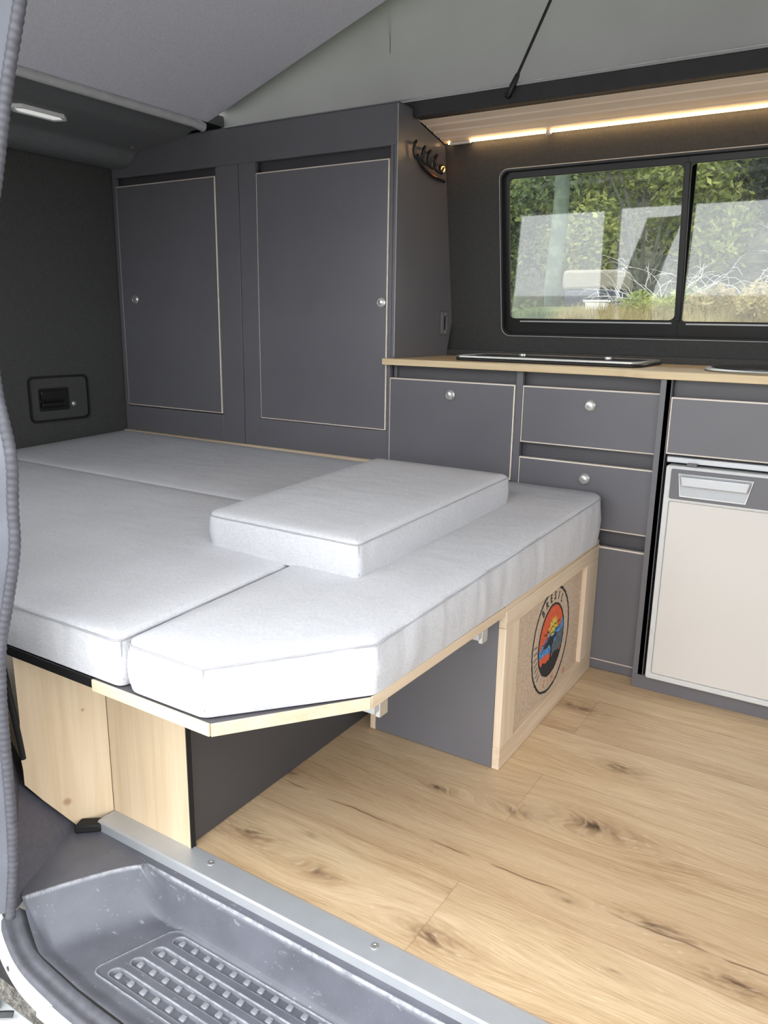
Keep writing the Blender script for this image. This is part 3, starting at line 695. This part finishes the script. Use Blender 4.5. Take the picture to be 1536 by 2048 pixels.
for k in range(7):   # tick marks in the left of the ring band
    a = R(172+k*8); q = [(CY+rr*math.cos(a+da), CZ+rr*math.sin(a+da)) for rr, da in ((.100, 0), (.122, .01), (.122, .04), (.100, .03))]
    flat(q, .0005, 'printed_mark', 'slate_ink')

# mattresses
def topz(x, y): return .490+.0375*(y+.73)/1.0*.97+(0.008*max(0, (-x-.4))/1.6)
def pad(name, poly, z0, zt, label, cat, group=None, rad=.014, amp=.0025, seed=0, lean=0, bott=None, corner=None):
    """soft cushion: plan polygon, flat bottom, gently crowned top, rounded edges"""
    n = len(poly); P = [Vector((*p, 0)) for p in poly]; ring = []
    c = sum(P, Vector((0, 0, 0)))/n
    for i in range(n):
        a, b_, d = P[i-1], P[i], P[(i+1) % n]; cr = corner[i] if corner else .018
        u1 = (a-b_).normalized(); u2 = (d-b_).normalized()
        p1 = b_+u1*cr; p2 = b_+u2*cr
        for k in range(6):
            s = k/5; ring.append(p1*(1-s)**2+b_*2*s*(1-s)+p2*s*s)
    dense = []
    for i in range(len(ring)):
        a, b_ = ring[i], ring[(i+1) % len(ring)]; m_ = max(1, int((b_-a).length/.011))
        for k in range(m_): dense.append(a.lerp(b_, k/m_))
    N = len(dense); cc = c
    # outward normals
    nor = []
    area = sum(dense[i].x*dense[(i+1) % N].y-dense[(i+1) % N].x*dense[i].y for i in range(N)); sg = 1 if area > 0 else -1
    for i in range(N):
        d = (dense[(i+1) % N]-dense[i-1]).normalized(); nor.append(Vector((d.y, -d.x, 0))*sg)
    b = MB(); rows = []
    prof = [(-.006, 0, 0), (0, .008, 0), (.003, .25, 1), (.004, .5, 1), (.002, .75, 1), (0, 1-.14, 1), (-.003, 1-.05, 0), (-.012, 1, 0)]
    for (o_, hz, wr) in prof:
        row = []
        for i in range(N):
            p = dense[i]+nor[i]*o_; zt_ = zt(dense[i].x, dense[i].y); z = z0+(zt_-z0)*hz if hz < .8 else zt_-(1-hz)*.07
            if wr: 
                q = amp*(noise.noise((p.x*22+seed, p.y*22, z*9))*.8+noise.noise((p.x*9+seed, p.y*9, z*30))+.7*noise.noise((p.x*55+seed, p.y*55, z*8))); p = p+nor[i]*q
            if hz == 1: z = zt_+.001
            row.append(len(b.v)); b.v.append((p.x, p.y, z))
        rows.append(row)
    for ra, rb in zip(rows[:-1], rows[1:]):
        for i in range(N): b.f.append((ra[i], ra[(i+1) % N], rb[(i+1) % N], rb[i])); b.mi.append(0)
    b.f.append(tuple(rows[0][::-1])); b.mi.append(0)
    # top: fan of inner rings towards the centre line using a grid fill
    last = rows[-1]; inner = last
    K = 22
    base = [Vector(b.v[i]) for i in last]
    ctr = Vector((sum(p.x for p in base)/N, sum(p.y for p in base)/N, 0))
    for k in range(1, K):
        s = (k/K)**.8*.985; row = []
        for p in base:
            q = p.lerp(Vector((ctr.x, ctr.y, 0)), s)
            z = zt(q.x, q.y)+.004*min(1, s*6)+.0035*noise.noise((q.x*3.5+seed, q.y*3.5, 1))*min(1, s*4)+.0018*noise.noise((q.x*14+seed, q.y*5, 2))+.0009*noise.noise((q.x*9+seed, q.y*30, 5))*min(1, s*4)
            row.append(len(b.v)); b.v.append((q.x, q.y, z))
        for i in range(N): b.f.append((inner[i], inner[(i+1) % N], row[(i+1) % N], row[i])); b.mi.append(0)
        inner = row
    b.f.append(tuple(inner)); b.mi.append(0)
    o = b.build(name, M['fabric'], smooth=True, angle=60)
    tag(o, label, cat, group)
    # piping round the top edge and at the corners
    sm = MB().tube([(dense[i]+nor[i]*.0005) + Vector((0, 0, zt(dense[i].x, dense[i].y)-.008)) for i in range(N)], .0016, 6, closed=True)
    sm.build('piping', M['seam'], o, smooth=True)
    for p in poly:
        cs = MB()
        i = min(range(N), key=lambda j: (dense[j]-Vector((*p, 0))).length); q = dense[i]+nor[i]*.0025; zt_ = zt(q.x, q.y)
        cs.tube([(q.x, q.y, z0+.012+(zt_-.02-z0)*k/6) for k in range(7)], .0012, 6)
        cs.build('corner_seam', M['seam'], o)
    return o
cz = BT+.001
pad('mattress', [(-.372, .640), (-.366, -.722), (-.190, -.722), (-.012, -.508), (.010, .640)], cz, topz, 'light grey foam mattress section nearest the kitchen with a cut-off front corner', 'mattress', seed=3, amp=.0036, corner=[.02, .03, .012, .012, .05])
pad('mattress', [(-1.99, .0515), (-1.99, -.722), (-.3765, -.722), (-.3765, .0515)], cz, topz, 'wide light grey mattress section beside the door pillar', 'mattress', seed=11)
pad('mattress', [(-1.99, .642), (-1.99, .0525), (-.3765, .0525), (-.3765, .642)], cz, topz, 'light grey mattress section along the foot of the tall cupboard', 'mattress', seed=23)
# loose cushion on top
tl = pad('seat_cushion', [(-.602, .405), (-.602, -.290), (-.190, -.300), (-.178, .400)], .0, lambda x, y: .083, 'loose light grey box cushion lying on top of the mattresses', 'cushion', seed=31, amp=.0015, corner=[.03, .03, .014, .02])
tl.location = (0, 0, .5125+.0364*.02); tl.rotation_euler = (math.atan(.0364), 0, 0)

# ------------------------------------------------------------------ sill strip and step well
t = thing('sill_strip', (0, -.60, 0), 'aluminium edge strip between the wooden floor and the step', 'strip')
b = MB(); b.prism([(-.573, .0), (-.573, .003), (-.622, .003), (-.6255, .000), (-.6255, -.022), (-.622, -.022), (-.622, 0)], YZ, -.605, 1.0)
b.build('profile', M['alu'], t, bevel=.0006)
for x in (-.322, .045, .41):
    s_ = MB().lathe([(.0068, 0), (.0065, .0015), (.0035, .002), (.0025, .0012), (.001, .0012)], (x, -.592, .003), (0, 0, 1), 18).build('screw', M['chrome'], t, smooth=True)
# step tray: height field
def sstep(a, b_, v):
    s = min(1, max(0, (v-a)/(b_-a))); return s*s*(3-2*s)
def rimleft(y):   # x of the rim along the rear side of the well
    return -.449-(min(1, max(0, (-.652-y)/.17))**.8)*.109
PX0, PX1, PY0, PY1 = -.372, .60, -.812, -.664
def srr(x, y, x0, x1, y0, y1, rad):
    dx = max(x0+rad-x, 0, x-(x1-rad)); dy = max(y0+rad-y, 0, y-(y1-rad)); return math.hypot(dx, dy)-rad
def nearedge(x):
    pts = [(-.60, -.79), (-.562, -.824), (-.49, -.845), (-.43, -.850), (-.37, -.855), (-.25, -.858), (1.2, -.860)]
    for (a, ya), (c, yc) in zip(pts[:-1], pts[1:]):
        if x <= c: return ya+(yc-ya)*max(0, (x-a))/(c-a)
    return pts[-1][1]
def wellz(x, y):
    top = -.018; dep = -.100
    rl = rimleft(y)
    sb = 1-(1-min(1, max(0, (-.6405-y)/.026)))**1.7
    sl_ = 1-(1-min(1, max(0, (x-rl)/.085)))**2.1
    corner_ = sb*sl_
    z = top+(dep-top)*corner_
    ne = nearedge(x); z += .012*sstep(-.03, .0, -(y-ne))*corner_
    # tread pad
    shift = (PY1-y)*.36
    d = srr(x+shift, y, PX0+.03, PX1, PY0, PY1, .018)
    z += .0022*(1-sstep(-.0015, .0015, abs(d)-.0016))
    for k in range(4):
        yc = -.681-.0365*k
        dk = srr(x+shift, y, PX0+.052, PX1-.02, yc-.0105, yc+.0105, .0104)
        z -= .0055*(1-sstep(-.003, .0005, dk))
    return z
t = thing('step_tray', (.1, -.76, -.10), 'scuffed dark grey moulded plastic entrance step below the aluminium strip', 'step')
b = MB(); NX, NY = 620, 150; X0, X1 = -.66, .62
def gx(i):
    s = i/NX; return X0+(X1-X0)*s
for i in range(NX+1):
    x = gx(i); ne = nearedge(x)
    for j in range(NY+1):
        y = -.6215+(ne+.6215)*j/NY; b.v.append((x, y, wellz(x, y)))
for i in range(NX):
    for j in range(NY):
        k = i*(NY+1)+j; b.f.append((k, k+1, k+NY+2, k+NY+1)); b.mi.append(0)
tray = b.build('tray', M['step'], t, smooth=True, angle=180)
st = None
for k in range(4):
    yc = -.681-.0365*k; sh = (PY1-yc)*.36
    for q in range(22):
        x = PX0+.052-sh+.016+q*.031
        if x > .27: break
        if st is None:
            st = MB().prism(rrect(-.0055, .0055, -.0055, .0055, .002, 3), XY, -.004, .0035).build('tread_stud', M['step'], t, bevel=.0008)
            o = st
        else:
            o = st.copy(); col.objects.link(o); o.parent = t
        o.location = (x-.1, yc+.76, -.1055+.10)
        ORI[o.name] = (0, 0, 0)
# fix stud mesh: it was built relative to the tray origin
off = Vector((.1, -.76, -.10))
for v in st.data.vertices: v.co += off
# black foam block in the corner of the step
tag(MB().prism([(-.644, -.634), (-.600, -.600), (-.593, -.628), (-.632, -.662)], XY, -.018, .0).build('foam_block', M['matblack'], bevel=.004), 'small black foam block in the rear corner of the step below the plywood', 'block')
# moulded side trim between the step and the plywood
b = MB()
rowA = [(-.552, -.845, -.03), (-.560, -.850, .10), (-.560, -.850, .25), (-.565, -.850, .372), (-.565, -.850, .378)]
rowB = [(-.652, -.630, -.028), (-.712, -.718, .098), (-.722, -.730, .25), (-.725, -.731, .372), (-.725, -.731, .378)]
rowC = [(-.70, -.60, -.03), (-.80, -.66, .10), (-.86, -.68, .25), (-.86, -.68, .372), (-.86, -.70, .378)]
for q in (rowA, rowB, rowC): b.v += q
for i in range(4):
    for k in (0, 5): b.f.append((k+i, k+i+1, k+5+i+1, k+5+i)); b.mi.append(0)
o = b.build('trim_5', M['step_trim']); sd = o.modifiers.new('s', 'SOLIDIFY'); sd.thickness = .003; struct(o)
# ribbed door seal following the rear and lower edge of the door opening
path = [(-.367, -.79, 1.48), (-.392, -.79, 1.40), (-.43, -.795, 1.30), (-.464, -.80, 1.19), (-.50, -.812, 1.05), (-.478, -.825, .90), (-.447, -.832, .80), (-.452, -.834, .72), (-.452, -.838, .655), (-.472, -.845, .57),
        (-.493, -.852, .49), (-.502, -.855, .40), (-.505, -.856, .30), (-.507, -.857, .20), (-.515, -.858, .10), (-.527, -.860, .03), (-.538, -.861, -.022)]
sp = smoothpath(path, 20)
# resample evenly for ribs
cum = [0]
for a, c in zip(sp[:-1], sp[1:]): cum.append(cum[-1]+(c-a).length)
tot = cum[-1]; NR = int(tot/.0022); rs = []; k = 0
for i in range(NR+1):
    s = tot*i/NR
    while k < len(cum)-2 and cum[k+1] < s: k += 1
    rs.append(sp[k].lerp(sp[k+1], (s-cum[k])/max(1e-9, cum[k+1]-cum[k])))
t = thing('door_seal', (-.49, -.85, -.10), 'ribbed grey rubber seal around the rear edge of the sliding door opening', 'seal')
MB().tube(rs, [.0084+.0006*math.sin(i*2*math.pi/5) for i in range(len(rs))], 14).build('ribbed_lip', M['rubber'], t, smooth=True, angle=180)
# grey pillar trim outside the seal
b = MB(); st_ = rs[::12]
cross = [(.004, .004), (-.012, -.012), (-.020, -.034), (-.034, -.052), (-.070, -.070), (-.20, -.085)]
for p in st_:
    for (dx, dy) in cross: b.v.append((p.x+dx, p.y+dy, p.z))
n = len(cross)
for i in range(len(st_)-1):
    for j in range(n-1): b.f.append((i*n+j, i*n+j+1, (i+1)*n+j+1, (i+1)*n+j)); b.mi.append(0)
o = b.build('trim_6', M['pillar'], smooth=True, angle=60); struct(o)
# lower lip band: sweep along the bottom of the opening
low = [(-.577, -.837, -.050), (-.553, -.846, -.072), (-.515, -.857, -.086), (-.475, -.864, -.090), (-.41, -.869, -.092), (-.345, -.873, -.093), (-.2, -.875, -.093), (.7, -.876, -.093)]
lp = smoothpath(low, 8); b = MB()
for i, p in enumerate(lp):
    d = (lp[min(i+1, len(lp)-1)]-lp[max(i-1, 0)]); d.z = 0; d.normalize(); nrm = Vector((-d.y, d.x, 0)) ; nrm = nrm if nrm.y < 0 or nrm.x < 0 else -nrm
    for (a, h_) in ((-.036, -.020), (-.020, -.004), (-.013, .005), (-.004, -.003), (.004, -.006), (.012, -.001), (.018, -.009), (.020, -.030)):
        q = p+nrm*a; b.v.append((q.x, q.y, q.z+h_))
n = 8
for i in range(len(lp)-1):
    for j in range(n-1): b.f.append((i*n+j, i*n+j+1, (i+1)*n+j+1, (i+1)*n+j)); b.mi.append(0)
b.build('sill_lip', M['rubber'], t, smooth=True, angle=180)
# white body sill below it, with the sliding rail
low2 = [(-.70, -.87, .35), (-.69, -.862, .12), (-.645, -.853, -.01), (-.60, -.856, -.068), (-.55, -.870, -.092), (-.48, -.885, -.101), (-.40, -.892, -.105), (-.32, -.896, -.107), (.7, -.897, -.107)]
lp = smoothpath(low2, 8); b = MB()
for p in lp:
    for (dx, dy, dz) in ((.012, .012, -.003), (0, 0, 0), (-.003, -.005, -.008), (-.004, -.006, -.028), (-.002, .03, -.032)): b.v.append((p.x+dx, p.y+dy, p.z+dz))
n = 5
for i in range(len(lp)-1):
    for j in range(n-1): b.f.append((i*n+j, i*n+j+1, (i+1)*n+j+1, (i+1)*n+j)); b.mi.append(0)
struct(b.build('trim_7', M['white'], smooth=True, angle=40))
# door rail and roller below the sill
t = thing('door_rail', (-.45, -1.03, -.25), 'white sliding door rail with a dark roller below the body sill', 'rail')
MB().box(-.95, -.20, -1.02, -.850, -.262, -.250).build('rail', M['white'], t, bevel=.003)
MB().box(-.95, -.20, -.990, -.972, -.2495, -.236).build('rail_lip', M['white'], t, bevel=.004)
MB().box(-1.0, .60, -.818, -.810, -.262, -.135).build('channel', M['dark_mech'], t)  # plain dark sheet backing the void behind the rail
MB().lathe([(.012, 0), (.014, .003), (.014, .014), (.008, .018)], (-.612, -.872, -.2495), (0, 0, 1), 20).build('roller', M['alu'], t, smooth=True)
MB().tube(smoothpath([(-.70, -.86, -.235), (-.66, -.885, -.222), (-.60, -.895, -.232), (-.56, -.865, -.24)], 6), .006, 8).build('bracket', M['dark_mech'], t, smooth=True)
tag(MB().lathe([(.0045, 0), (.0045, .0012)], (-.527, -.8815, -.109), (-.1, -1, .1), 12).build('hole_disc', M['black']), 'tiny dark disc standing in for a hole in the white door sill', 'hole_disc')  # dark disc stands in for an open hole in the sill

# ------------------------------------------------------------------ outdoors
rn = random.Random(7)
b = MB().box(-250, 250, -250, 1.6, -.62, -.60)
o = b.build('floor', M['gravel']); o.name = 'ground'; struct(o)
def hz(x, y):
    base = -.6+sstep(1.6, 4.6, y)*1.62+max(0, y-4.6)*.07+max(0, y-7.6)*.40
    return base+.10*noise.noise((x*.8, y*.8, 0))+.05*noise.noise((x*3, y*3, 3))*min(1, max(0, y-1.6))
b = MB(); NX, NY = 150, 110
for i in range(NX+1):
    for j in range(NY+1):
        x = -24+40*i/NX; y = 1.58+26*(j/NY)**1.3; b.v.append((x, y, hz(x, y)))
for i in range(NX):
    for j in range(NY):
        k = i*(NY+1)+j; b.f.append((k, k+1, k+NY+2, k+NY+1)); b.mi.append(0)
o = b.build('hillside', M['hill'], smooth=True, angle=180); struct(o)
def leaves(b, c, rad, n, size, squash=1., rn=rn, long_=1.6):
    for _ in range(n):
        while True:
            p = Vector((rn.uniform(-1, 1), rn.uniform(-1, 1), rn.uniform(-1, 1)))
            if .25 < p.length < 1: break
        q = Vector(c)+Vector((p.x*rad, p.y*rad, p.z*rad*squash))
        a = Vector((rn.uniform(-1, 1), rn.uniform(-1, 1), rn.uniform(-.8, .8))).normalized(); d = a.orthogonal().normalized()
        s = size*rn.uniform(.6, 1.3); k = len(b.v); m_ = q+a*s*.5*long_
        b.v += [tuple(q), tuple(m_+d*s*.4), tuple(q+a*s*long_), tuple(m_-d*s*.4)]; b.f.append((k, k+1, k+2, k+3)); b.mi.append(0)
def shrub(x, y, clumps, mat, label, cat='shrub', size=.05, n=420, zb=None, stem=True, name='shrub', group=None):
    z0 = hz(x, y) if zb is None else zb; t = thing(name, (x, y, z0), label, cat, group); b = MB(); s = MB()
    for (dx, dy, dz, rr) in clumps:
        leaves(b, (x+dx, y+dy, z0+dz), rr, int(n*rr*rr*6), size)
        s.tube([(x, y, z0-.1), (x+dx*.4, y+dy*.4, z0+dz*.55), (x+dx, y+dy, z0+dz)], [.03, .018, .006], 6)
    b.build('foliage', mat, t); s.build('stem', M['bark'], t, smooth=True); return t
def cl(n, spread, h0, h1, r0, r1): return [(rn.uniform(-spread, spread), rn.uniform(-.4, .4), rn.uniform(h0, h1), rn.uniform(r0, r1)) for _ in range(n)]
def trunk(x, y, r0, h, mat, label, lean=.0, name='tree_trunk', cat='tree', branches=5, crown=None, cmat=None, bark=None):
    z0 = hz(x, y)-.1; t = thing(name, (x, y, z0), label, cat); b = MB(); p = []
    for i in range(14): p.append((x+lean*i/13*h+.05*noise.noise((i*.5, x, 0)), y, z0+h*i/13))
    b.tube(p, [r0*(1-.45*i/13)+.01*noise.noise((i, y, 1)) for i in range(14)], 12); b.build('trunk', bark or M['bark'], t, smooth=True)
    bb = MB()
    for k in range(branches):
        i = rn.randint(5, 12); q = Vector(p[i]); a = rn.uniform(0, 6.28); e = q+Vector((math.cos(a)*1.0, math.sin(a)*.8, rn.uniform(.2, .8)))
        bb.tube([q, q.lerp(e, .5)+Vector((0, 0, .1)), e], [r0*.3, r0*.18, .01], 6)
    if branches: bb.build('branch', M['bark'], t, smooth=True)
    if crown:
        f_ = MB()
        for (dx, dy, dz, rr) in crown: leaves(f_, (x+dx, y+dy, z0+dz), rr, int(rr*rr*2600), .06)
        f_.build('foliage', cmat, t)
    return t
trunk(-2.36, 6.5, .085, 4, M['ivy'], 'ivy-green tree trunk seen through the left window pane', bark=M['ivy'], branches=3)
trunk(-2.95, 9.6, .08, 5, M['bark'], 'thin grey tree trunk behind the ivy-covered one', lean=.06, branches=2)
trunk(-1.15, 9.2, .09, 5, M['bark'], 'grey tree trunk seen through the right window pane', lean=-.03, branches=2)
crowns = [(-4.3, 8.4, 'leafd', 'dark evergreen shrub at the far left of the window view'), (-3.4, 7.4, 'leafg', 'green shrub at the top left of the left pane'),
          (-1.75, 7.6, 'leafy', 'yellow-green bush at the top right of the left pane'), (-2.7, 11.0, 'leafg', 'tall green bush far behind the ivy trunk'),
          (-.3, 8.4, 'leafd', 'dark green bush seen through the right pane'), (-1.2, 11.5, 'leafg', 'tall green bush far behind the window bar'), (.9, 9.2, 'leafy', 'pale green bush at the right edge of the window view')]
for (x, y, mt, lab) in crowns:
    far = y > 10; shrub(x, y, cl(13, .8, .45 if not far else .3, 1.9 if not far else 2.0, .35, .55), M[mt], lab, 'bush', size=.05, n=900)
for (x, y, mt, lab) in ((-2.2, 4.9, 'leafg', 'low green clump in the grass at the lower left of the window'), (-1.0, 5.0, 'leafy', 'low pale green clump at the bottom right of the left pane'), (-.35, 4.7, 'dry', 'low straw-coloured clump in the right pane')):
    shrub(x, y, cl(6, .25, .0, .12, .10, .16), M[mt], lab, 'plant', size=.03, n=3000, name='low_plant')
# pale bare twigs
def twigs(x, y, label, n=12, sc=1.0):
    z0 = hz(x, y); t = thing('bare_shrub', (x, y, z0), label, 'shrub'); b = MB()
    for k in range(n):
        a = rn.uniform(0, 6.28); p = Vector((x, y, z0)); d = Vector((math.cos(a)*.9, math.sin(a)*.4, rn.uniform(.3, .9))).normalized(); pts = [p.copy()]
        for i in range(8):
            d = (d+Vector((rn.uniform(-.5, .5), rn.uniform(-.3, .3), rn.uniform(-.4, .2)))).normalized(); p = p+d*.10*sc; pts.append(p.copy())
        pts = smoothpath(pts, 3)
        b.tube(pts, [.0042-.00012*i for i in range(len(pts))], 4)
        for i in range(5, len(pts)-2, 3):
            e = pts[i]+Vector((rn.uniform(-.2, .2), rn.uniform(-.1, .1), rn.uniform(-.1, .18))); b.tube([pts[i], pts[i].lerp(e, .5)+Vector((0, 0, .03)), e], [.0026, .002, .001], 4)
    b.build('twigs', M['twig'], t); return t
twigs(-1.05, 5.6, 'bare pale twiggy shrub behind the window bar', 16); twigs(-.35, 5.5, 'bare pale twiggy shrub filling the right pane', 20, 1.2)
twigs(.4, 5.9, 'bare pale twiggy shrub at the right end of the window view', 12, 1.2)
# dry grass
b = MB()
for _ in range(6500):
    x = rn.uniform(-1.5, .6); y = rn.uniform(4.1, 5.0); z = hz(x, y); h = rn.uniform(.05, .16); a = rn.uniform(0, 6.28); l_ = rn.uniform(.0, .12); k = len(b.v)
    b.v += [(x-.003, y, z-.01), (x+.003, y, z-.01), (x+math.cos(a)*l_, y+math.sin(a)*l_, z+h)]; b.f.append((k, k+1, k+2)); b.mi.append(0)
tag(b.build('dry_grass', M['dry']), 'tangled dry grass on the bank outside the window', 'grass', kind='stuff')
b = MB()
for _ in range(5200):
    x = rn.uniform(-2.8, -1.5); y = rn.uniform(4.0, 5.0); z = hz(x, y); h = rn.uniform(.03, .09); a = rn.uniform(0, 6.28); l_ = rn.uniform(.0, .06); k = len(b.v)
    b.v += [(x-.004, y, z-.01), (x+.004, y, z-.01), (x+math.cos(a)*l_, y+math.sin(a)*l_, z+h)]; b.f.append((k, k+1, k+2)); b.mi.append(0)
tag(b.build('green_grass', M['leafg']), 'short green grass at the lower left of the window view', 'grass', kind='stuff')
# white tub in the grass and vague beige box shape with a dark base among the trees
x, y = -1.31, 4.6; z = hz(x, y)
b = MB(); b.prism([(-.075, .10), (.085, .10), (.07, 0), (-.05, 0)], lambda p, h: (x+p[0], y+h, z+.02+p[1]), -.05, .05); b.prism([(-.085, .10), (.095, .10), (.095, .115), (-.085, .115)], lambda p, h: (x+p[0], y+h, z+.02+p[1]), -.06, .06)
tag(b.build('tub', M['white'], bevel=.004), 'small white tub in the grass at the bottom of the left pane', 'tub')
x, y = -1.84, 6.0; z = 1.19
t = thing('box_shape', (x, y, z), 'low beige box-shaped thing with a dark base among the trees', 'box_shape')
MB().box(x-.26, x+.27, y, y+.5, z+.13, z+.31).build('body', M['boxcream'], t, bevel=.03)
MB().box(x-.22, x+.27, y-.02, y+.48, z-.06, z+.125).build('base', M['boxnavy'], t, bevel=.02)
# repeats of one kind share a group
GROUPS = {'mattress': 'mattress sections of the bed', 'bush': 'bushes beyond the window', 'tree_trunk': 'tree trunks beyond the window', 'bare_shrub': 'bare twiggy shrubs on the bank',
          'low_plant': 'low plants on the bank', 'roof_canvas': 'canvas walls of the raised roof', 'screw': 'screws in the rear cross beam', 'bed_board': 'bed boards under the mattresses'}
for o in bpy.data.objects:
    if o.parent is None and 'label' in o:
        k = o.name.split('.')[0]
        if k == 'shrub': k = 'bush'
        if k in GROUPS and 'kind' not in o: o['group'] = GROUPS[k]
